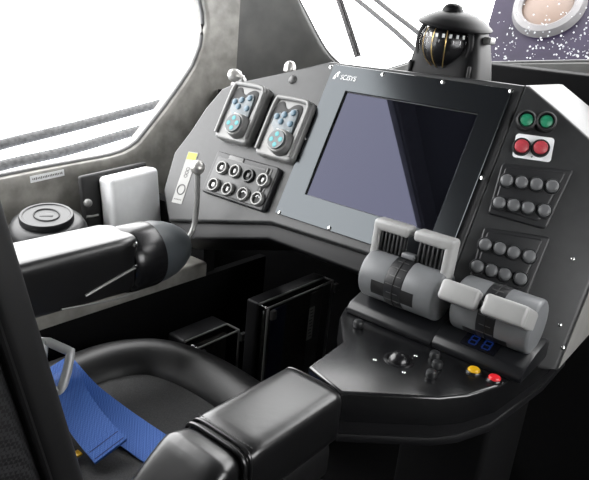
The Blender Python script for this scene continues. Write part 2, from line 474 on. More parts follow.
# outer cheek panel facing the cabin, light grey plastic
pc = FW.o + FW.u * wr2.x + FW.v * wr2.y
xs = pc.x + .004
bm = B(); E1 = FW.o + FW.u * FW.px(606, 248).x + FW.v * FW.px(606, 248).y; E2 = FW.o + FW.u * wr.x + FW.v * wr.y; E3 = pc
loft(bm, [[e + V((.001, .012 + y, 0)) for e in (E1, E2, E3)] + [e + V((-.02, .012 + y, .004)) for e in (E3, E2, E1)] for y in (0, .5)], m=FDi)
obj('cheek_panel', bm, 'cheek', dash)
# top deck behind the face
topc = FD.o + FD.v * .305
bm = B(); prism(bm, [(-.835, topc.y + .012), (-.43, topc.y + .012), (-.40, topc.y + .2), (-.80, topc.y + .2)], topc.z - .05, topc.z - .014, .004, 3, m=FDi)
obj('top_deck', bm, 'dash', dash)
def dome_bolt(px, py, fr, r, par, m='screw', hgt=.6):
    p = fr.px(px, py, r * hgt * .5); bm = B()
    lathe(bm, [(0, r * hgt), (r * .35, r * hgt * .94), (r * .7, r * hgt * .7), (r * .93, r * hgt * .3), (r, 0), (0, 0)], 20)
    return obj('bolt', bm, m, par, mw=T((p.x, p.y, 0)) if fr is FD else FDi @ fr.mat(p.x, p.y))
dome_bolt(292, 79, FD, .011, dash, 'silverdark')
for p in ((560, 325), (563, 348), (573, 259)): dome_bolt(*p, FW, .004, dash)
# polished fittings on the top edge
b1 = thing('pivot_fitting', 'round brassy metal pivot knob at the left corner of the dashboard top', 'knob', on(236, 76, 'y', 1.19))
bm = B(); lathe(bm, [(0, .022), (.008, .021), (.015, .014), (.0175, .004), (.016, -.008), (.010, -.014), (.010, -.02), (0, -.02)], 24, RotM(-1.0, 'Y') @ RotM(.9, 'X')); obj('knob_head', bm, 'ballmetal', b1)
bm = B(); lathe(bm, [(.008, -.03), (.009, .012), (.006, .016), (0, .016)], 18, T((.014, .004, -.012)) @ RotM(1.1, 'Y')); obj('collar', bm, 'silver', b1)
bm = B(); lathe(bm, [(0, .012), (.006, .0112), (.0105, .0075), (.0135, .001), (.0145, -.008), (.0145, -.012), (0, -.012)], 24)
tag(obj('dome_nut', bm, 'ballmetal', mw=T(on(290, 66, 'y', 1.178))), 'small shiny dome nut on the dashboard top edge left of the screen', 'nut')

# ================================================================== DISPLAY
disp = thing('display_monitor', 'large dark touchscreen monitor with flat black bezel mounted in the dashboard', 'monitor', FD.mat())
bz = [FD.px(335, 66.5, .004), FD.px(515, 89, .004)]
L_, R_ = -.060, .346; Bt, Tp = -.0585, .2965
outl = [(L_, Bt), (.33, Bt), (R_, Bt), (R_, Tp), (L_ - .004, Tp)]
outl = [(L_ + .002, Bt), (R_, Bt), (R_, Tp), (L_ + .002, Tp - .0), (L_ - .006, Tp - .014)]
S0, S1, S2, S3 = -.004, .0, .300, .240
bm = B()
# bezel plate as four bands around the recessed screen
def frame_plate(bm, outer, inner, z0, z1, zi):
    n = 64
    ih = resample([V(p) for p in inner], 240)
    c = V(((inner[0][0] + inner[2][0]) / 2, (inner[0][1] + inner[2][1]) / 2))
    oh = []
    for p in ih: oh.append(ray_rect(c, p, outer))
    for q in (V((outer[0], outer[1])), V((outer[2], outer[1])), V((outer[2], outer[3])), V((outer[0], outer[3]))):
        i = min(range(len(oh)), key=lambda k: (oh[k] - q).length); oh[i] = q
    for q in inner:
        i = min(range(len(ih)), key=lambda k: (ih[k] - V(q)).length); ih[i] = V(q)
    t = bmesh.new()
    rg = [[t.verts.new((p.x, p.y, zi)) for p in ih], [t.verts.new((p.x, p.y, z1 - .001)) for p in ih],
          [t.verts.new((*(p + (o - p).normalized() * .001), z1)) for p, o in zip(ih, oh)],
          [t.verts.new((*(o + (p - o).normalized() * .001), z1)) for p, o in zip(ih, oh)],
          [t.verts.new((o.x, o.y, z1 - .001)) for o in oh], [t.verts.new((o.x, o.y, z0)) for o in oh]]
    for A, Bq in zip(rg, rg[1:]):
        for i in range(len(A)):
            j = (i + 1) % len(A); t.faces.new((A[i], A[j], Bq[j], Bq[i]))
    bmesh.ops.recalc_face_normals(t, faces=t.faces[:]); merge(bm, t)
frame_plate(bm, (L_, Bt, R_, Tp), rect(S0, S1, S2, S3), -.001, .0085, .001)
obj('bezel', bm, 'bezel', disp, ang=25)
bm = B(); prism(bm, rect(S0 - .002, S1 - .002, S2 + .002, S3 + .002), .0004, .003, 0); obj('screen', bm, 'screen', disp)
# hairline bright rim of the screen recess
bm = B(); w = .0009
for a0, b0, a1, b1 in ((S0, S3 - w, S2, S3), (S2 - w, S1, S2, S3), (S0, S1, S2, S1 + w), (S0, S1, S0 + w, S3)): prism(bm, rect(a0, b0, a1, b1), .003, .0036)
obj('screen_rim', bm, 'silverdark', disp)
for p in ((331.5, 67.5), (383.5, 75), (443.5, 82.5), (511.5, 91.5), (305, 139), (280, 213), (330, 228.5), (483, 178.5)):
    q = FD.px(*p, .006); bm = B()
    lathe(bm, [(0, .0028), (.0022, .0027), (.0044, .0014), (.0048, 0), (0, 0)], 16)
    obj('screw', bm, 'screw', disp, mw=T((q.x, q.y, .0082)))
# brand mark as printed on the bezel
lt = text_mesh('SCISYS', .0162, .0002, .12)
l0 = FD.px(340.5, 79.5, .005)
o = obj('logo', lt, 'white', disp, smooth=False, mw=T((l0.x, l0.y - .001, .0088)) @ Matrix.Diagonal((.86, 1, 1, 1)))
bm = B(); ic = FD.px(333.5, 78.8, .005)
prism(bm, [(0, -.001), (.006, -.001), (.0075, .002), (.004, .011)], 0, .0004); prism(bm, [(.005, .012), (.0105, .018), (.013, .017), (.012, .003), (.009, .0045)], 0, .0004)
obj('logo_mark', bm, 'white', disp, smooth=False, mw=T((ic.x, ic.y, .0084)))

# ================================================================== HAND CONTROLLERS
def hand_controller(mw, label):
    t = thing('hand_controller', label, 'controller', mw, 'cursor hand controllers left of the screen')
    W, H = .110, .146
    bm = B()
    out = rounded(rect(0, 0, W, H), .016, 6)
    prism(bm, out, 0, .024, .008, 4); obj('case', bm, 'casegrey', t)
    bm = B()                                              # raised light rim, open at the bottom
    pth = spline([(.007, .012, .026), (.007, .10, .026), (.010, .134, .026), (.022, .140, .026), (.088, .140, .026), (.101, .132, .026), (.104, .11, .026), (.104, .012, .026)], 8)
    tube(bm, pth, .0055, 10); obj('rim', bm, 'casegrey', t)
    bm = B()                                              # dark wavy recess
    rec = spline([(.018, .075, 0), (.016, .115, 0), (.022, .130, 0), (.034, .131, 0), (.043, .120, 0), (.052, .117, 0), (.062, .126, 0), (.076, .131, 0), (.089, .125, 0), (.091, .10, 0), (.088, .055, 0)], 6)
    prism(bm, [(p.x, p.y) for p in rec], .02, .0256, .001, 2); obj('recess', bm, 'black', t)
    bm = B()
    kp = spline([(.022, .074, 0), (.023, .094, 0), (.034, .104, 0), (.046, .100, 0), (.056, .106, 0), (.072, .119, 0), (.083, .113, 0), (.086, .09, 0), (.084, .052, 0), (.05, .05, 0)], 6)
    prism(bm, [(p.x, p.y) for p in kp], .024, .029, .002, 2); obj('keypad', bm, 'keypad', t)
    for a, b in ((.031, .094), (.050, .101), (.072, .109), (.075, .083), (.047, .084)):
        bm = B(); lathe(bm, [(0, .0045), (.004, .0042), (.0068, .0028), (.0075, 0), (0, 0)], 18); obj('key', bm, 'key', t, mw=T((a, b, .029)))
    for b in (.066, .060, .054):
        bm = B(); rbox(bm, (.062, b, .0296), (.036, .0018, .0012), .0004, 1); obj('label_line', bm, 'white', t)
    kn = B(); lathe(kn, [(0, .022), (.0245, .022), (.027, .020), (.029, .011), (.030, 0), (0, 0)], 36)
    k = obj('knob', kn, 'silver', t, mw=T((.071, .037, .024)))
    bm = B(); lathe(bm, [(0, .0036), (.0215, .0036), (.0225, 0), (0, 0)], 32); obj('knob_cap', bm, 'knobcap', k, mw=T((0, 0, .0236)))
    for i in range(4):
        a = PI / 2 * i + .15; bm = B(); lathe(bm, [(0, .001), (.0052, .0009), (.0058, 0), (0, 0)], 14)
        obj('light', bm, 'cyan', k, mw=T((.0122 * math.cos(a), -.0 + .0122 * math.sin(a), .0270)))
    return t
c1 = FD.px(217, 139, .006); c2 = FD.px(257, 155.5, .006)
hc = hand_controller(FD.mat(c1.x, c1.y, -.001), 'grey hand controller with cyan-lit knob, beside the left dashboard corner')
dup(hc, FD.mat(c2.x, c2.y, -.001), 'grey hand controller with cyan-lit knob, right one nearest the screen')

# ================================================================== KEY SWITCH PANEL
kp0 = FD.px(205, 193); kp1 = FD.px(265, 212)
ks = thing('switch_panel', 'dark panel of eight round chrome-ringed switches below the hand controllers', 'switch panel', FD.mat(kp0.x, kp0.y, -.001))
W, H = .197, .105
bm = B(); prism(bm, rounded(rect(0, 0, W, H), .008), 0, .016, .004, 3); obj('panel_plate', bm, 'pad', ks)
bm = B(); prism(bm, rounded(rect(.012, .006, W - .03, H - .012), .006), .0155, .019, .002, 2); obj('raised_field', bm, 'rubber', ks)
bm = B(); prism(bm, rounded(rect(.045, .090, .092, .103), .002), .0155, .0185, .001, 2); obj('name_plate', bm, 'midgrey', ks, label='pale grey name plate')
for i in range(3):
    bm = B(); prism(bm, rounded(rect(W - .029 + i * .009, .010, W - .0245 + i * .009, H - .008), .002), .014, .021 - i * .003, .0015, 2); obj('guard_rib', bm, 'midgrey', ks)
spots = [(212.5, 184), (226.5, 188.5), (242, 193.5), (256, 198), (221, 167), (234, 170.5), (247.5, 175), (262, 179.5)]
for i, p in enumerate(spots):
    q = FD.px(*p, .026) - kp0
    m = T((q.x, q.y, .018)); dark = i == 6
    bm = B(); lathe(bm, [(.0115, .0), (.0115, .006), (.0125, .0095), (.0148, .0095), (.0165, .006), (.017, 0)], 30); k = obj('key_switch', bm, 'rubber' if dark else 'silver', ks, mw=m, label='dark unlit switch' if dark else None)
    bm = B(); lathe(bm, [(0, .003), (.0118, .003), (.0118, 0), (0, 0)], 24); obj('switch_well', bm, 'black', k)
    bm = B()
    if i in (2, 3): prism(bm, [(.008 * math.cos(a), .008 * math.sin(a)) for a in [PI * (.1 + .8 * j / 10) for j in range(11)]] + [(.0045 * math.cos(a), .0045 * math.sin(a) + .001) for a in [PI * (.9 - .8 * j / 10) for j in range(11)]], .003, .006, .0005, 1)
    else: rbox(bm, (0, 0, .005), (.006 if i % 2 else .0085, .010, .005), .0015, 2)
    obj('switch_insert', bm, 'silverdark' if dark else 'white', k)

# ================================================================== RIGHT WING CONTROLS
def lamp(px, py, label):
    q = FW.px(px, py, .014)
    t = thing('indicator_light', label, 'indicator light', FW.mat(q.x, q.y, -.001), 'green indicator lights')
    bm = B(); lathe(bm, [(0, .004), (.0135, .004), (.0138, .017), (.0150, .018), (.0178, .016), (.0185, 0)], 32); obj('housing', bm, 'black', t)
    bm = B(); lathe(bm, [(0, .018), (.006, .0172), (.011, .0145), (.0132, .010), (.0134, .004)], 28); obj('lens', bm, 'green', t)
lamp(526.5, 119.5, 'green domed indicator light, left of the green pair')
lamp(546.5, 121, 'green domed indicator light, right of the green pair')
q0 = FW.px(512, 157, .001)
rp = thing('button_plate', 'white plate carrying two red push buttons under the green lights', 'button plate', FW.mat(q0.x, q0.y, -.001))
pw = FW.px(551, 160, .001).x - q0.x
bm = B(); prism(bm, rounded(rect(0, 0, pw, .045), .007), 0, .0035, .001, 2); obj('plate', bm, 'whitebox', rp)
for px, py in ((522, 145.5), (541, 147)):
    q = FW.px(px, py, .014) - q0
    bm = B(); lathe(bm, [(.0125, .004), (.0128, .012), (.0145, .013), (.0158, .011), (.0162, .003)], 30); b = obj('push_button', bm, 'black', rp, mw=T((q.x, q.y, 0)))
    bm = B(); lathe(bm, [(0, .0172), (.008, .0166), (.0115, .0145), (.0125, .012), (.0125, .004)], 28); obj('cap', bm, 'red', b)
bm = B(); prism(bm, [(-.002, 0), (.002, 0), (0, -.003)], .0034, .004); obj('arrow_mark', bm, 'ink', rp, mw=T((pw / 2, .006, 0)))

def keypad(corners, btns, label):
    q = [FW.px(*p, .008) for p in corners]
    a0 = (q[0].x + q[3].x) / 2; a1 = (q[1].x + q[2].x) / 2; bb0 = (q[2].y + q[3].y) / 2; bb1 = (q[0].y + q[1].y) / 2
    t = thing('keypad', label, 'keypad', FW.mat(a0, bb0, -.001), 'eight-button keypads right of the screen')
    W, H = a1 - a0, bb1 - bb0
    bm = B(); prism(bm, rounded([p - V((a0, bb0)) for p in (q[3], q[2], q[1], q[0])], .007), 0, .010, .003, 3); obj('backplate', bm, 'pad', t)
    bm = B(); prism(bm, rounded([p - V((a0, bb0)) + V(o_) for p, o_ in zip((q[3], q[2], q[1], q[0]), ((.007, .012), (-.014, .010), (-.012, -.007), (.007, -.007)))], .006), .0095, .014, .0025, 3); obj('raised_frame', bm, 'pad', t)
    for p in btns:
        r = FW.px(*p, .022) - V((a0, bb0)); k = B()
        lathe(k, [(0, .0105), (.005, .0102), (.0088, .0090), (.0107, .0068), (.0112, .004), (.0112, 0), (0, 0)], 28); k = obj('button', k, 'buttoncap', t, mw=T((r.x, r.y, .0135)))
        bm = B(); lathe(bm, [(.0112, .0045), (.0125, .005), (.0136, .003), (.014, 0), (.0112, 0)], 28); obj('button_ring', bm, 'rubber', k)
    return t
keypad([(502, 163), (574, 170), (546, 229), (488, 213)], [(507, 179.5), (522, 181.5), (537, 183.5), (553, 185.5), (499.5, 202), (514, 204.5), (528.5, 207), (545, 210)], 'black eight-button keypad directly below the red buttons')
keypad([(484, 227), (551, 237), (527, 297), (468, 283)], [(485.5, 244), (500, 248), (514, 252), (530, 256), (477.5, 266), (491.5, 270), (505, 274), (521, 278.5)], 'black eight-button keypad partly hidden behind the throttle levers')

# ================================================================== COMPASS
cz = topc.z - .015
cx_ = on(447, 60, 'y', 1.235).x
cp = thing('compass', 'black hooded marine compass standing on top of the dashboard', 'compass', (cx_, 1.255, cz))
bm = B(); el = [(.092 * math.cos(2 * PI * k / 48), .062 * math.sin(2 * PI * k / 48)) for k in range(48)]
prism(bm, el, 0, .006, .002, 2); obj('base_ring', bm, 'chrome', cp)
bm = B()
def cring(hw, hd, z, e=5): return [V((p.x, p.z, z)) for p in superring(0, 0, hw, hd, 0, e, 44)]
loft(bm, [cring(.084, .056, .004), cring(.082, .055, .012), cring(.076, .050, .050), cring(.068, .045, .085), cring(.062, .036, .104), cring(.045, .02, .112)]); obj('housing', bm, 'hoodblack', cp)
cc_ = V((-.002, -.030, .078)); RB = .056
bm = B(); tube(bm, [cc_ + V((.058 * math.cos(a), -.012, .058 * math.sin(a))) for a in [2 * PI * k / 48 for k in range(48)]], .006, 10, closed=True, up=(0, 1, 0)); obj('bezel_ring', bm, 'hoodblack', cp)
bm = B(); lathe(bm, [(.0505 * math.sin(PI * k / 20), .0505 * math.cos(PI * k / 20)) for k in range(21)], 40, T(cc_)); card = obj('card', bm, 'collar', cp)
bm = B()
for k in range(44):
    a = 2 * PI * k / 44; big = k % 2 == 0
    rbox(bm, (0, 0, 0), (.0012 if not big else .0052, .0008, .006 if not big else .013), 0, m=T(cc_) @ RotM(a, 'Z') @ T((0, -.0500 + (.0 if not big else .0012), .003 if not big else .011)))
obj('card_mark', bm, 'white', card)
for rz in (-.62, -.12, .42):
    bm = B(); pts = [cc_ + RotM(rz, 'Z') @ V((0, -.0530 * math.cos(a), .0530 * math.sin(a))) for a in [-1.15 + 2.3 * k / 24 for k in range(25)]]
    tube(bm, pts, .0010, 6); obj('lubber_line', bm, 'gold', cp)
bm = B(); lathe(bm, [(RB * math.sin(PI * k / 24), RB * math.cos(PI * k / 24)) for k in range(25)], 40, T(cc_)); obj('bowl_glass', bm, 'dome', cp)
HM = T(cc_ + V((.010, .004, .036))) @ RotM(.12, 'Y') @ RotM(.10, 'X')
bm = B(); lathe(bm, [(0, .027), (.020, .0265), (.040, .022), (.058, .013), (.068, .006), (.073, .003), (.075, 0), (.073, -.003), (.066, -.002), (.054, .009), (.038, .018), (0, .023)], 56, HM); obj('hood', bm, 'hoodblack', cp)
bm = B(); lathe(bm, [(0, .040), (.010, .039), (.017, .035), (.021, .028), (.022, .020), (0, .020)], 32, HM @ T((-.012, 0, 0))); obj('hood_cap', bm, 'hoodblack', cp)
bm = B(); lathe(bm, [(.0525 * math.sin(PI * k / 24), .0525 * math.cos(PI * k / 24)) for k in range(13)], 40, T(cc_) @ RotM(-PI / 2 + .0, 'X') @ T((0, 0, .006))); obj('bowl_shell', bm, 'hoodblack', cp)
bm = B(); rbox(bm, (.074, .0, .090), (.018, .026, .014), .003); obj('clamp', bm, 'silver', cp)
for s in (-1, 1):
    bm = B(); rbox(bm, (s * .066, -.052, .026), (.006, .008, .026), .002); obj('foot_slot', bm, 'black', cp)

# ================================================================== CONSOLE
ZC0 = .75
def cpt(px, py, z=ZC0): p = on(px, py, 'z', z); return (p.x, p.y)
cpoly = [cpt(360, 292), cpt(346, 306), cpt(340, 316), cpt(343, 341), cpt(309, 366), cpt(341, 392.5), cpt(440, 397.5), cpt(468, 395), cpt(501, 385), cpt(554, 349)]
xr = cpoly[-1][0]
cpoly += [(xr, 1.20), (cpoly[0][0] + .05, 1.20)]
con = thing('control_console', 'satin black angular console shelf under the throttle levers', 'console')
bm = B(); prism(bm, cpoly, .700, ZC0, .005, 4); obj('console_top', bm, 'console', con, ang=50)
def inset(poly, d):
    c = V((sum(p[0] for p in poly) / len(poly), sum(p[1] for p in poly) / len(poly))); return [(c.x + (p[0] - c.x) * (1 - d), c.y + (p[1] - c.y) * (1 - d)) for p in poly]
bm = B(); prism(bm, inset(cpoly, .02), .676, .700, 0); 
bm2 = bm; obj('skirt', bm2, 'dashdark', con)
bm = B(); prism(bm, inset(cpoly, .0), .662, .678, .004, 2, bottom=True); obj('lower_edge', bm, 'dashdark', con)
bm = B(); rbox(bm, (-.34, 1.04, .33), (.16, .22, .664), .01); obj('pedestal', bm, 'cavity', con)
# ------------------------------------------------ throttles
def throttle(x0, x1, paddle_ang, label, yc, zc, digits=False, R=.045):
    W = x1 - x0; t = thing('throttle_lever', label, 'throttle lever', (x0, yc, ZC0), 'twin throttle levers')
    z = zc - ZC0
    yf = .903 - yc if not digits else .905 - yc
    prof = [(yf, 0), (yf - .002, .010), (yf + .008, .022), (yf + .05, .036), (.052, .040), (.060, .034), (.062, 0)]
    bm = B(); tt = bmesh.new()
    rings = []
    for x in (-.004, .0, W, W + .004):
        s = .985 if x in (-.004, W + .004) else 1
        rings.append([V((x, y * s, zz * (1 if s == 1 else .93))) for y, zz in prof])
    loft(bm, rings); bmesh.ops.bevel(bm, geom=[e for e in bm.edges if e.calc_length() > W * .8], offset=.004, segments=3, affect='EDGES', profile=.5)
    obj('base', bm, 'base', t, ang=40)
    # drum halves and dark centre band
    ax = RotM(PI / 2, 'Y')
    def drum(xa, xb, r, m, name, el=.007, er=.007):
        bm = B(); L = xb - xa
        pr = [(0, 0)] + [(r - el + el * math.sin(k * PI / 8), el - el * math.cos(k * PI / 8)) for k in range(5)] + [(r - er + er * math.cos(k * PI / 8), L - er + er * math.sin(k * PI / 8)) for k in range(5)] + [(0, L)]
        lathe(bm, pr, 56, T((xa, 0, z)) @ ax); return obj(name, bm, m, t)
    m1, m2 = W * .40, W * .60
    drum(.010, m1, R, 'lever', 'drum', .007, .002); drum(m2, W - .004, R, 'lever', 'drum', .002, .007)
    band = drum(m1 - .001, m2 + .001, R + .0005, 'leverband', 'scale_band', .001, .001)
    bm = B(); tube(bm, [(W * .5, (R + .0008) * math.cos(a), z + (R + .0008) * math.sin(a)) for a in [2 * PI * k / 48 for k in range(48)]], .0012, 6, closed=True, up=(1, 0, 0)); obj('groove', bm, 'black', band)
    bm = B()
    for k in range(18):
        a = 2 * PI * k / 18; rbox(bm, (0, 0, 0), (W * .13 if k % 2 else W * .18, .0012, .0008), 0, m=T((W * .5, 0, z)) @ RotM(a, 'X') @ T((0, 0, R + .0007)))
    obj('scale_mark', bm, 'silverdark', band)
    # dark windows in the drum beside the band
    for xa, xb in ((m1 - W * .16, m1), (m2, m2 + W * .15)):
        bm = B(); ps = [-3.25 + .60 * k / 10 for k in range(11)] if not digits else [-2.55 + .35 * k / 10 for k in range(11)]
        loft(bm, [[V((x, (R + .0006) * math.cos(a), z + (R + .0006) * math.sin(a))) for a in ps] + [V((x, (R - .004) * math.cos(a), z + (R - .004) * math.sin(a))) for a in reversed(ps)] for x in (xa, xb)]); obj('slot', bm, 'black', t)
    # paddles, built upright then swung round the drum axis
    Pm = T((0, 0, z)) @ RotM(paddle_ang, 'X')
    for side in (0, 1):
        xa, xb = (.006, W * .47) if side == 0 else (W * .53, W - .003)
        bm = B(); h0, h1 = R * .55, R + .058; th_ = .019
        w = xb - xa; cxp = (xa + xb) / 2
        # C-shaped frame: top bar, outer bar, back plate
        rbox(bm, (cxp, .004, h1 - .010), (w, .034, .020), .0065, 4, m=Pm)
        xo = xa + .007 if side == 0 else xb - .007
        rbox(bm, (xo + (.0006 if side == 0 else -.0006), .004, (h0 + h1) / 2 - .0006), (.0138, .0332, h1 - h0), .0055, 4, m=Pm)
        rbox(bm, (cxp + (-.006 if side == 0 else .006), .014, (h0 + h1) / 2 - .004), (w - .014, .014, h1 - h0 - .012), .003, 3, m=Pm)
        p = obj('paddle', bm, 'leverlight', t)
        bm = B(); gx0, gx1 = (xa + .013, xb - .008) if side == 0 else (xa + .008, xb - .013)
        rbox(bm, ((gx0 + gx1) / 2, .004, h1 - .040), (gx1 - gx0, .012, .044), .004, 3, m=Pm)
        n = 6
        for k in range(n):
            x = gx0 + (gx1 - gx0) * (k + .7) / (n + .4); rbox(bm, (x, -.003, h1 - .039), (.0042, .006, .038), .0018, 2, m=Pm)
        obj('grip', bm, 'grip', p)
    bm = B(); rbox(bm, (W * .5, .0, R + .006), (W * .16, .016, .010), .003, 3, m=Pm); obj('link_bar', bm, 'lever', t)
    if digits:
        # little display in the sloping base front, two blue digits
        bm = B(); e0 = V((0, yf + .008, .022)); e1 = V((0, yf + .05, .036)); vdir = (e1 - e0).normalized(); nrm = V((1, 0, 0)).cross(vdir)
        fm = Matrix((V((1, 0, 0)), vdir, nrm)).transposed().to_4x4(); fm.translation = V((W * .30, 0, 0)) + e0 + vdir * .008
        prism(bm, rounded(rect(-.004, -.005, .056, .030), .003), 0, .0015, .0006, 2, m=fm); dsp = obj('digit_display', bm, 'screen', t)
        for ox in (.008, .031):
            bm = B()
            segs = [(0, .020, .012, .0028), (0, .010, .012, .0028), (0, 0, .012, .0028), (-.006, .015, .0028, .008), (.006, .015, .0028, .008), (-.006, .005, .0028, .008), (.006, .005, .0028, .008)]
            for k, (sx, sy, sw, sh) in enumerate(segs):
                rbox(bm, (ox + .006 + sx, .002 + sy, .0016), (sw, sh, .0006), 0, m=fm)
            obj('digit', bm, 'blue_digit', dsp)
    return t
throttle(-.552, -.386, -.06, 'left throttle lever, ribbed grips pushed upright', .945, .829)
throttle(-.378, -.229, 1.12, 'right throttle lever, grips pulled down toward the seat', .965, .826, True, .047)
# ------------------------------------------------ console controls
tb = on(399, 360, 'z', ZC0)
t = thing('trackball', 'glossy black trackball set in the console top', 'trackball', tb)
bm = B(); lathe(bm, [(.019, -.002), (.0195, .0012), (.022, .002), (.0255, .0008), (.026, -.002)], 36); obj('retaining_ring', bm, 'collar', t)
bm = B(); lathe(bm, [(0, .0145), (.005, .0140), (.010, .0118), (.0145, .0078), (.0175, .0020), (.0185, -.004)], 36); obj('ball', bm, 'collar', t)
def smallknob(px, py, r, h, m, label, cat='knob', ringm=None, group=None):
    p = on(px, py, 'z', ZC0 + h * .5); p.z = ZC0
    if cat == 'button': t = thing('push_button', label, cat, p, group)
    else:
        t = bpy.data.objects.new('control_knob', None); C.objects.link(t); t.location = p; t.parent = con; t['label'] = label
    if ringm:
        bm = B(); lathe(bm, [(r * .9, -.001), (r * .95, .004), (r * 1.15, .0042), (r * 1.3, .002), (r * 1.32, -.001)], 24); obj('collar', bm, ringm, t)
    else:
        bm = B(); lathe(bm, [(0, .003), (r * .8, .003), (r * .8, -.001), (0, -.001)], 20); obj('stem', bm, 'black', t)
    bm = B(); lathe(bm, [(0, h), (r * .55, h * .98), (r * .86, h * .86), (r, h * .62), (r, h * .25), (r * .9, .001), (0, .001)], 24); obj('cap', bm, m, t)
smallknob(358.5, 323.5, .0095, .014, 'rubber', 'lone short black knob near the left edge of the console')
smallknob(435, 354.5, .0088, .013, 'rubber', 'small black knob, one of three by the trackball, closest to the levers', group='black knobs by the trackball')
smallknob(437.5, 364, .0088, .013, 'rubber', 'small black knob, middle of the three by the trackball', group='black knobs by the trackball')
smallknob(431.5, 373.5, .0088, .013, 'rubber', 'small black knob, one of three by the trackball, closest to the front edge', group='black knobs by the trackball')
smallknob(474, 370, .0098, .009, 'yellow', 'yellow push button on the console front', 'button', 'collar')
smallknob(494.5, 378, .0098, .009, 'redb', 'small red push button at the console front corner', 'button', 'collar')
for i, p in enumerate(((375, 359.5), (416, 355.5), (404, 372))):
    q = on(*p, 'z', ZC0); bm = B(); lathe(bm, [(0, .0012), (.0028, .001), (.0034, 0), (0, -.001)], 14)
    o = obj('screw', bm, 'screw', con, mw=T(q))

# ================================================================== SEAT
seat = thing('pilot_seat', 'black leather pilot seat with carbon shell and two armrests', 'seat', (-.75, .5, 0))
inv = T((.75, -.5, 0))
def sobj(name, bm, m, par=None, **k):
    bm.transform(inv); return obj(name, bm, m, par or seat, **k)
bm = B(); rbox(bm, (-.75, .48, .20), (.30, .34, .40), .03); sobj('pedestal', bm, 'cavity')
bm = B(); rbox(bm, (-.755, .52, .425), (.44, .55, .11), .03, 4); sobj('seat_pan', bm, 'black')
# fabric cushion
bm = B(); rbox(bm, (-.755, .53, .490), (.47, .52, .09), .035, 5); sobj('cushion', bm, 'fabric')
# U-shaped leather roll round the cushion
pth = spline([(-1.000, .30, .500), (-1.005, .50, .502), (-1.000, .61, .506), (-.985, .695, .510), (-.935, .765, .512), (-.85, .795, .512), (-.74, .80, .510), (-.63, .785, .508), (-.55, .745, .504), (-.515, .66, .502), (-.51, .5, .500), (-.515, .30, .498)], 8)
bm = B(); tube(bm, pth, .066, 22, sx=1.0); sobj('thigh_roll', bm, 'leather_soft', ang=80)
# backrest: carbon shell and leather roll along its front edge, leaning back
def yfront(z): return .306 - .215 * (z - .76)
zs = [.44, .50, .6, .7, .8, .9, 1.0, 1.1, 1.2, 1.26, 1.29]
def brings(x0, x1, y0f, y1f, e):
    out = []
    for i, z in enumerate(zs):
        k = {0: .90, len(zs) - 1: .80, len(zs) - 2: .93}.get(i, 1)
        cx, hw = (x0 + x1) / 2, (x1 - x0) / 2 * k; y0, y1 = y0f(z), y1f(z); cy, hd = (y0 + y1) / 2, (y1 - y0) / 2 * k
        out.append([V((p.x, p.z + 0, z)) for p in superring(cx, cy, hw, hd, 0, e, 56)])
    return out
bm = B(); loft(bm, brings(-1.025, -.478, lambda z: yfront(z) - .20, lambda z: yfront(z) - .030, 9)); br = sobj('back_shell', bm, 'carbon', ang=50)
for xc, s in ((-.503, 1), (-1.0, -1)):
    bm = B(); loft(bm, brings(xc - .03, xc + .03, lambda z: yfront(z) - .042, lambda z: yfront(z) + .0, 3.2)); sobj('side_bolster', bm, 'leather_soft', ang=70)
bm = B(); loft(bm, brings(-.975, -.53, lambda z: yfront(z) - .05, lambda z: yfront(z) - .012, 5)); sobj('back_cushion', bm, 'fabric', ang=70)
# piping between shell and bolster
bm = B(); tube(bm, [(-.478, yfront(z) - .037, z) for z in [.47 + .03 * k for k in range(26)]], .0035, 8); sobj('piping', bm, 'leather')

def pad_loft(bm, st, e=5.5):
    """st: list of (y, xc, ztop, half width, height)"""
    rings = []
    for y, xc, zt, hw, h in st: rings.append(superring(xc, zt - h / 2, hw, h / 2, y, e, 64))
    loft(bm, rings)
# right armrest: front pad and rear pad meeting at a stitched seam
bm = B()
f0, f1 = .468, .662
st = []
for k in range(23):
    u = k / 22; y = f0 + (f1 - f0) * u
    edge = min(1, (u / .10)) ** .5 * min(1, ((1 - u) / .045 + .0)) ** .5 if 0 < u < 1 else 0
    edge = .80 + .20 * edge
    st.append((y, -.447 + .001 * u, .7645 - .0075 * (1 - edge) * 4, .0545 * (.62 + .38 * edge) if edge < .9 else .0545 * (.9 + .1 * edge), .088 * (.55 + .45 * edge)))
pad_loft(bm, st, 6); ra = sobj('armrest', bm, 'leather', ang=60)
bm = B(); st = []
f0, f1 = .27, .462
for k in range(23):
    u = k / 22; y = f0 + (f1 - f0) * u
    edge = .82 + .18 * (min(1, u / .12) ** .5 * min(1, (1 - u) / .16) ** .5 if 0 < u < 1 else 0)
    st.append((y, -.449, .7665 - .004 * u - .03 * (1 - edge) - .75 * max(0, .425 - y), (.0555 - .05 * max(0, .40 - y)) * edge, .094 * edge))
pad_loft(bm, st, 5); sobj('armrest_rear_pad', bm, 'leather', ra, ang=60)
def ring_at(y, zt, hw, h, r, name, m, e=5.5, xc=-.448):
    bm = B(); tube(bm, superring(xc, zt - h / 2, hw, h / 2, y, e, 64), r, 8, closed=True, up=(0, 1, 0)); sobj(name, bm, m, ra)
ring_at(.4615, .7615, .0525, .088, .0032, 'seam_piping', 'leather')
ring_at(.4715, .7630, .0525, .086, .0026, 'seam_piping', 'leather')
ring_at(.6575, .7625, .0525, .085, .0022, 'seam_piping', 'leather')
bm = B()
for k in range(16):
    x = -.447 + .092 * (k / 15 - .5); rbox(bm, (x, .4765, .7642), (.0036, .0012, .0012), .0004, 1)
sobj('stitching', bm, 'silverdark', ra)
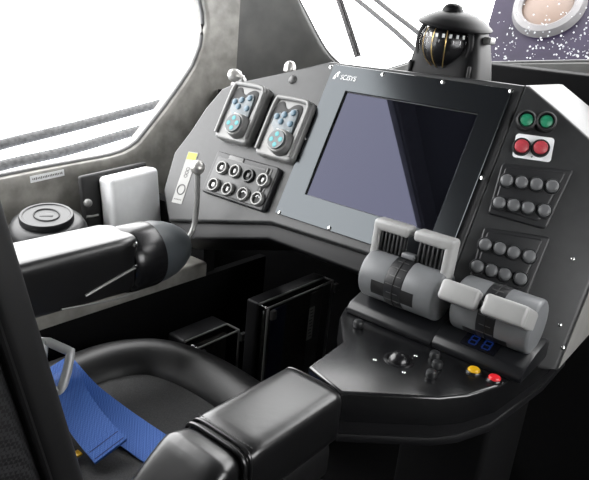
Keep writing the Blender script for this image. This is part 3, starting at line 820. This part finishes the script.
# rounded underside of the arm and bracket
bm = B(); st = []
for k in range(14):
    u = k / 13; st.append((.42 + .23 * u, -.446, .70 + .0 * u, .048, .10 - .0 * u))
pad_loft(bm, st, 3); sobj('armrest_underside', bm, 'leather_soft', ra, ang=60)
bm = B(); rbox(bm, (-.47, .34, .55), (.04, .14, .26), .012); sobj('arm_bracket', bm, 'black', ra)

# left armrest with the joystick nose
LX, LZ = -1.002, .826
bm = B(); st = []
for k in range(21):
    u = k / 20; y = .30 + (.725 - .30) * u
    edge = .86 + .14 * (min(1, (1 - u) / .05) ** .5 if u < 1 else 0)
    st.append((y, LX, LZ - .012 * (1 - u) * 0 - .02 * (1 - edge), .061 * edge, (.108 + .012 * u) * edge))
pad_loft(bm, st, 7); la = sobj('control_armrest', bm, 'leather', ang=60, label='left armrest ending in a round joystick nose')
ay = RotM(-PI / 2, 'X')
cc0 = V((LX, 0, .757))
def alathe(prof, name, m, **k):
    bm = B(); lathe(bm, prof, 48, T(cc0) @ ay); return sobj(name, bm, m, la, **k)
alathe([(0, .715), (.063, .715), (.069, .722), (.071, .735), (.071, .785), (.070, .790), (0, .790)], 'collar', 'collar')
alathe([(0, .790), (.068, .790), (.0675, .812), (.062, .837), (.052, .862), (.040, .881), (.028, .892), (.018, .897), (0, .898)], 'nose_cone', 'nose', ang=60, label='matt grey nose cone')
bm = B(); p0 = on(186, 241, 'x', LX); 
jp = spline([p0 + V((0, -.012, -.004)), p0 + V((.004, .004, .008)), on(194, 226, 'x', LX), on(196.5, 208, 'x', LX), on(197.5, 188, 'x', LX), on(197.5, 170, 'x', LX)], 8)
tube(bm, jp, .0065, 12, up=(1, 0, 0)); sobj('joystick', bm, 'silver', la, ang=80)
jb = on(197.5, 167.5, 'x', LX); bm = B(); lathe(bm, [(.0165 * math.sin(PI * k / 16), .0165 * math.cos(PI * k / 16)) for k in range(17)], 28, T(jb)); sobj('joystick_ball', bm, 'ballmetal', la)
bm = B(); tube(bm, [(LX + .0625, .600, .735), (LX + .064, .68, .757), (LX + .063, .712, .764)], .0028, 8); sobj('zip_trim', bm, 'silver', la)
bm = B(); tube(bm, [(LX + .0625, .55, .722), (LX + .064, .66, .709), (LX + .06, .725, .706)], .0022, 8); sobj('trim_line', bm, 'silver', la)
for dz in (.765, .812):
    bm = B(); lathe(bm, [(0, .004), (.004, .003), (.006, 0), (0, 0)], 14, T((LX + .062, .713, dz)) @ RotM(PI / 2, 'Y')); sobj('stud', bm, 'screw', la)
bm = B(); rbox(bm, (LX - .01, .33, .60), (.05, .14, .26), .012); sobj('arm_bracket', bm, 'black', la)

# ------------------------------------------------ seat belt
belt = thing('seat_belt', 'blue webbing harness straps with silver buckle lying on the seat', 'seat belt', on(90, 420, 'z', .53))
binv = T(-belt.location)
def strap(bm, pts, w, th_=.0016, n=8):
    P = spline(pts, n); rings = []
    for i, p in enumerate(P):
        d = (P[min(i + 1, len(P) - 1)] - P[max(i - 1, 0)]).normalized(); s = d.cross(V((-.25, -.35, 1))).normalized() * w / 2; q = s.cross(d).normalized() * th_
        rings.append([p - s - q, p + s - q, p + s + q, p - s + q])
    loft(bm, rings, m=binv); return P
zb_ = .556
bm = B(); strap(bm, [on(56, 364, 'z', .60), on(80, 392, 'z', .58), on(108, 415, 'z', .562), on(137, 436, 'z', .55), on(174, 461, 'z', .545)], .060); obj('lap_strap', bm, 'webbing', belt, ang=60)
bm = B(); P = strap(bm, [on(60, 372, 'z', .60), on(72, 400, 'z', .588), on(88, 424, 'z', .575), on(111, 452, 'z', .562)], .060); obj('tail_strap', bm, 'webbing', belt, ang=60)
bm = B(); strap(bm, [P[-5] + V((0, 0, .0022)), P[-1] + V((0, 0, .0022))], .060, .0012, 3); obj('stitched_end', bm, 'webbing', belt)
bm = B()
for f in (-4, -2): strap(bm, [P[f] + V((0, 0, .0036)), P[f] + (P[-1] - P[-5]).normalized() * .0015 + V((0, 0, .0036))], .054, .0004, 2)
obj('stitch_line', bm, 'webstitch', belt)
bc = [on(44, 340, 'z', .655), on(71, 352, 'z', .645), on(67, 372, 'z', .615), on(60.5, 394, 'z', .585), on(40, 384, 'z', .60)]
bm = B(); loopb = []
for i in range(5):
    for k in range(6): loopb.append(bc[i].lerp(bc[(i + 1) % 5], k / 6))
tube(bm, loopb, .0088, 10, closed=True, sx=1.0, m=binv); obj('buckle', bm, 'bucklegrey', belt, ang=60)
bm = B(); yt = on(75, 455, 'z', .548); rbox(bm, yt, (.014, .02, .004), .0012, 2, m=binv); obj('tab', bm, 'yellow', belt, label='tiny yellow tab')

# ================================================================== ELECTRONICS BOXES
def cover_box(x0, x1, y0, y1, z0, z1, label, navy):
    t = thing('equipment_box', label, 'box', ((x0 + x1) / 2, (y0 + y1) / 2, z0), 'clear-lidded equipment boxes in the footwell')
    iv = T((-(x0 + x1) / 2, -(y0 + y1) / 2, -z0))
    w = x1 - x0; cy = (y0 + y1) / 2; h = z1 - z0
    bm = B(); rbox(bm, (x0 + w * .28, cy, (z0 + z1) / 2), (w * .56, y1 - y0, h), .006, 3, m=iv); obj('body', bm, 'dashdark', t)
    bm = B(); rbox(bm, (x0 + w * .62, cy, (z0 + z1) / 2), (w * .12, y1 - y0 - .03, h - .04), .003, 2, m=iv); obj('tray', bm, 'circuit', t)
    if navy:
        bm = B(); rbox(bm, (x0 + w * .70, y0 + .065, (z0 + z1) / 2), (w * .06, .055, h - .05), .002, 2, m=iv); obj('card', bm, 'navy', t, label='navy blue card')
        bm = B(); rbox(bm, (x0 + w * .72, y1 - .045, (z0 + z1) / 2), (w * .05, .05, h - .05), .002, 2, m=iv); obj('connector_block', bm, 'silverdark', t)
        bm = B(); rbox(bm, (x1 + .0006, y1 - .085, z1 - .095), (.0008, .022, .090), .0002, 1, m=iv); obj('sticker', bm, 'paper', t, label='narrow pale sticker')
        bm = B()
        for k in range(9): rbox(bm, (x1 + .0012, y1 - .085 + (k % 3 - 1) * .002, z1 - .058 - k * .009), (.0004, .012, .003), 0, m=iv)
        obj('sticker_print', bm, 'ink', t)
    bm = B(); rbox(bm, (x0 + w * .78, cy, (z0 + z1) / 2), (w * .44, y1 - y0 - .004, h - .004), .006, 3, m=iv); obj('clear_lid', bm, 'acrylic', t)
    bm = B()
    for yy in (y0 + .004, y1 - .004): tube(bm, [(x1 - .002, yy, z0 + .01), (x1 - .002, yy, z1 - .006)], .003, 8, m=iv)
    for xx in (x1 - .002, x0 + w * .56): tube(bm, [(xx, y0 + .004, z1 - .003), (xx, y1 - .004, z1 - .003)], .0028, 8, m=iv)
    tube(bm, [(x0 + w * .56, y1 - .004, z1 - .003), (x1 - .002, y1 - .004, z1 - .003)], .0028, 8, m=iv)
    obj('lid_edge', bm, 'midgrey', t)
    for yy in (y0 + .018, y1 + .004):
        bm = B(); rbox(bm, (x1 + .003, yy, z1 - .022), (.010, .016, .022), .002, 2, m=iv); obj('latch', bm, 'silverdark', t)
    return t
pD = on(268, 306, 'x', -.80)
cover_box(-.866, -.80, pD.y, pD.y + .255, .301, pD.z - .005, 'clear-lidded equipment box, larger and nearer the console, white sticker inside', True)
pC = on(241, 329, 'x', -.95)
cover_box(-1.055, -.95, pC.y - .15, pC.y, .301, pC.z, 'clear-lidded equipment box, low one at left behind the seat roll', False)

# ================================================================== ON THE SIDE SHELF
cu = on(50, 212, 'x', -1.27)
t = thing('cup_holder', 'round black lidded cup holder on the side shelf', 'cup holder', T((cu.x, cu.y, .642)) @ RotM(.13, 'Y') @ RotM(.13, 'X'))
hh = cu.z - .642
bm = B(); lathe(bm, [(.072, 0), (.084, .02), (.088, hh * .6), (.086, hh - .03), (.078, hh - .014), (.066, hh - .009), (0, hh - .008)], 48); obj('cup_body', bm, 'pad', t, ang=60)
bm = B(); lathe(bm, [(0, hh + .004), (.050, hh + .004), (.052, hh + .006), (.057, hh + .006), (.0585, hh + .003), (.0585, hh - .008), (0, hh - .008)], 48); obj('lid', bm, 'pad', t)
bm = B()
tube(bm, [(.030 * math.cos(a), .026 * math.sin(a), hh + .0045) for a in [2 * PI * k / 40 for k in range(40)]], .002, 6, closed=True); obj('lid_groove', bm, 'black', t)
bm = B(); rbox(bm, (.0, .0, hh + .003), (.030, .016, .004), .003, 2, m=RotM(.9, 'Z')); obj('finger_tab', bm, 'pad', t)

# white cover box on black bracket, leaning against the hull
wc = [on(96, 183, 'x', -1.29), on(150, 171, 'x', -1.27)]
yA, yB = on(86, 186, 'x', -1.31).y, on(158, 178, 'x', -1.31).y
t = thing('instrument_cover', 'white rounded box cover on a black backing plate beside the cup holder', 'cover', (-1.33, (yA + yB) / 2, .643))
zt = on(145, 167, 'x', -1.31).z - .643
lean = RotM(.16, 'Z') @ RotM(-.10, 'Y') @ RotM(.02, 'X'); hw = (yB - yA) / 2
bm = B(); rbox(bm, (0, .0, zt / 2 - .000), (.018, hw * 2 + .006, zt - .004), .006, 3, m=T((.006, 0, 0)) @ lean); obj('backing_plate', bm, 'black', t)
bm = B(); rbox(bm, (.036, .018, zt / 2 - .004), (.052, hw * 2 - .050, zt - .012), .013, 6, m=T((.006, 0, 0)) @ lean); obj('white_cover', bm, 'whitebox', t, ang=60)
kn = on(88, 203, 'x', -1.30) - V((-1.33, (yA + yB) / 2, .643)); bm = B(); lathe(bm, [(.0105 * math.sin(PI * k / 12), .0105 * math.cos(PI * k / 12)) for k in range(13)], 20, T(kn)); obj('clamp_knob', bm, 'silver', t)
bm = B(); tube(bm, [kn + V((.0, -.004, -.035)), kn + V((.002, .012, -.036)), kn + V((.004, .026, -.034))], .003, 8); obj('wire', bm, 'silver', t)

# stickers
s0 = wall_hit(46, 177); 
bm = B(); a = wall_hit(30, 180); b = wall_hit(64, 172.5); 
pa, pb = V(mp_left(a[0], a[1], -.0006)), V(mp_left(b[0], b[1], -.0006)); dirv = (pb - pa).normalized(); upv = V((0, 0, 1)); upv = (upv - dirv * upv.dot(dirv)).normalized()
fs = Frame((pa + pb) / 2, dirv, upv); Lh = (pb - pa).length / 2
st_ = thing('label_sticker', 'long white printed label on the sill below the side window', 'sticker', fs.mat())
bm = B(); prism(bm, rounded(rect(-Lh, -.008, Lh, .009), .001), -.0002, .0006); obj('paper', bm, 'whitebox', st_)
bm = B()
for k in range(18):
    x = -Lh * .85 + Lh * 1.7 * k / 17; rbox(bm, (x, .0005, .0008), (.0022, .004 + .001 * (k % 3), .0004), 0)
obj('print', bm, 'silverdark', st_)
a = FD.px(176, 203, .002); b = FD.px(193, 152, .002); d = (b - a); ang = math.atan2(-d.x, d.y)
st2 = thing('warning_sticker', 'white sticker with yellow band and black ring beside the joystick', 'sticker', FD.mat(a.x, a.y, .0004, ang))
Ls = d.length
bm = B(); prism(bm, rounded(rect(-.017, 0, .018, Ls), .002), -.0006, .0006); obj('paper', bm, 'paper', st2)
bm = B(); prism(bm, rect(-.0155, Ls - .020, .0165, Ls - .002), .0005, .0010); obj('yellow_band', bm, 'stickyellow', st2)
bm = B(); tube(bm, [(.001 + .0125 * math.cos(q), .036 + .0125 * math.sin(q), .0006) for q in [2 * PI * k / 30 for k in range(30)]], .0016, 6, closed=True); obj('ring_mark', bm, 'ink', st2)
bm = B()
for k in range(3):
    tube(bm, [(.001 + .005 * math.cos(q), Ls - .045 - k * .009 + .004 * math.sin(q), .0005) for q in [2 * PI * j / 16 for j in range(16)]], .0009, 5, closed=True)
for k in range(5): rbox(bm, (-.011 + k * .0055, .010, .0007), (.0035, .003, .0004), 0)
obj('print_mark', bm, 'ink', st2)

# ================================================================== OUTSIDE
def rail(pts, r, label):
    bm = B(); P = spline(pts, 6); tube(bm, P, r, 12)
    tag(obj('guard_rail', bm, 'rail'), label, 'rail', 'outside rails beyond the side window')
XO = -2.3
rail([on(-60, 163, 'x', XO), on(0, 145, 'x', XO), on(80, 125, 'x', XO), on(165, 102, 'x', XO), on(230, 84, 'x', XO)], .020, 'upper wet grey rail outside the side window')
rail([on(-60, 185, 'x', XO + .1), on(0, 166, 'x', XO + .1), on(70, 150, 'x', XO + .1), on(150, 127, 'x', XO + .1), on(230, 108, 'x', XO + .1)], .020, 'lower wet grey rail outside the side window')
# wiper
yw = YF + .05
wp = [on(334, -12, 'y', yw), on(345, 20, 'y', yw), on(357, 57, 'y', yw)]
t = thing('windscreen_wiper', 'grey wiper slanting across the windscreen left of the compass', 'wiper', wp[2])
wv = T(-wp[2])
bm = B(); tube(bm, wp, .009, 8, m=wv, sx=.6); obj('wiper_arm', bm, 'wiper', t)
bm = B(); tube(bm, [p + V((.012, .0, .004)) for p in wp], .004, 6, m=wv); obj('blade', bm, 'wiper', t)
def rope(p, label):
    bm = B(); tube(bm, spline(p, 10), .010, 8); tag(obj('mooring_rope', bm, 'rope'), label, 'rope', 'ropes outside the windscreen')
rope([on(345, -10, 'y', 2.3), on(372, 12, 'y', 2.3), on(398, 34, 'y', 2.3), on(424, 58, 'y', 2.3)], 'thin grey rope outside the windscreen, left one nearest the wiper')
rope([on(362, -12, 'y', 2.32), on(390, 11, 'y', 2.32), on(412, 28, 'y', 2.32), on(440, 50, 'y', 2.32)], 'thin grey rope outside the windscreen, right one running behind the compass')
# dark wet deck moulding with a pale round hatch
yh = 2.5
FH = Frame(on(535, 30, 'y', yh), (1, .0, 0), (0, .55, .85))
hp = [FH.px(*p) for p in ((470, 70), (478, 58), (484, 36), (491, 12), (500, -20), (660, -20), (670, 68))]
dk = thing('deck_moulding', 'dark wet moulding with round pale hatch outside the windscreen right of the compass', 'deck', FH.mat())
bm = B(); prism(bm, rounded(hp, .03, 6), -.25, 0, .008, 3); obj('moulding', bm, 'hull', dk)
hc_ = FH.px(548, 4, .02)
rr = (FH.px(586, 4, .02) - hc_).length
bm = B(); lathe(bm, [(rr * .70, .0), (rr * .70, .025), (rr * .78, .035), (rr * .93, .03), (rr, .0)], 48); obj('hatch_ring', bm, 'ring', dk, mw=T((hc_.x, hc_.y, 0)))
bm = B(); lathe(bm, [(0, .03), (rr * .4, .026), (rr * .7, .012), (rr * .7, 0), (0, 0)], 40); obj('hatch_lens', bm, 'lens', dk, mw=T((hc_.x, hc_.y, 0)))
# water drops on the windscreen
bm = B()
for k in range(230):
    px = random.uniform(474, 600); py = 62 - abs(random.gauss(0, 24))
    if py < -4: continue
    p = on(px, py, 'y', YF + .0285); r = random.uniform(.0010, .0030)
    t2 = bmesh.new(); bmesh.ops.create_icosphere(t2, subdivisions=1, radius=r); bmesh.ops.scale(t2, verts=t2.verts, vec=(1, .5, 1)); merge(bm, t2, T(p))
o = tag(obj('water_droplets', bm, 'droplet'), 'scattered rain drops on the windscreen right of the compass', 'water'); o['kind'] = 'stuff'

# ================================================================== LIGHT
w = bpy.data.worlds.new('overcast'); bpy.context.scene.world = w; w.use_nodes = True
nt = w.node_tree; bg = nt.nodes['Background']
tc = nt.nodes.new('ShaderNodeTexCoord'); sx = nt.nodes.new('ShaderNodeSeparateXYZ'); rp_ = nt.nodes.new('ShaderNodeValToRGB')
nt.links.new(tc.outputs['Generated'], sx.inputs[0])
mr = nt.nodes.new('ShaderNodeMapRange'); mr.inputs['From Min'].default_value = -1; nt.links.new(sx.outputs['Z'], mr.inputs['Value']); nt.links.new(mr.outputs[0], rp_.inputs['Fac'])
rp_.color_ramp.elements[0].color = (.55, .57, .60, 1); rp_.color_ramp.elements[1].color = (1, 1, 1.0, 1)
rp_.color_ramp.elements[0].position = .40; rp_.color_ramp.elements[1].position = .52
nt.links.new(rp_.outputs['Color'], bg.inputs['Color']); bg.inputs['Strength'].default_value = 8.0

sc = bpy.context.scene
sc.view_settings.view_transform = 'Standard'; sc.view_settings.look = 'None'
sc.view_settings.exposure = 0.0; sc.view_settings.gamma = 1.0; sc.view_settings.use_curve_mapping = False
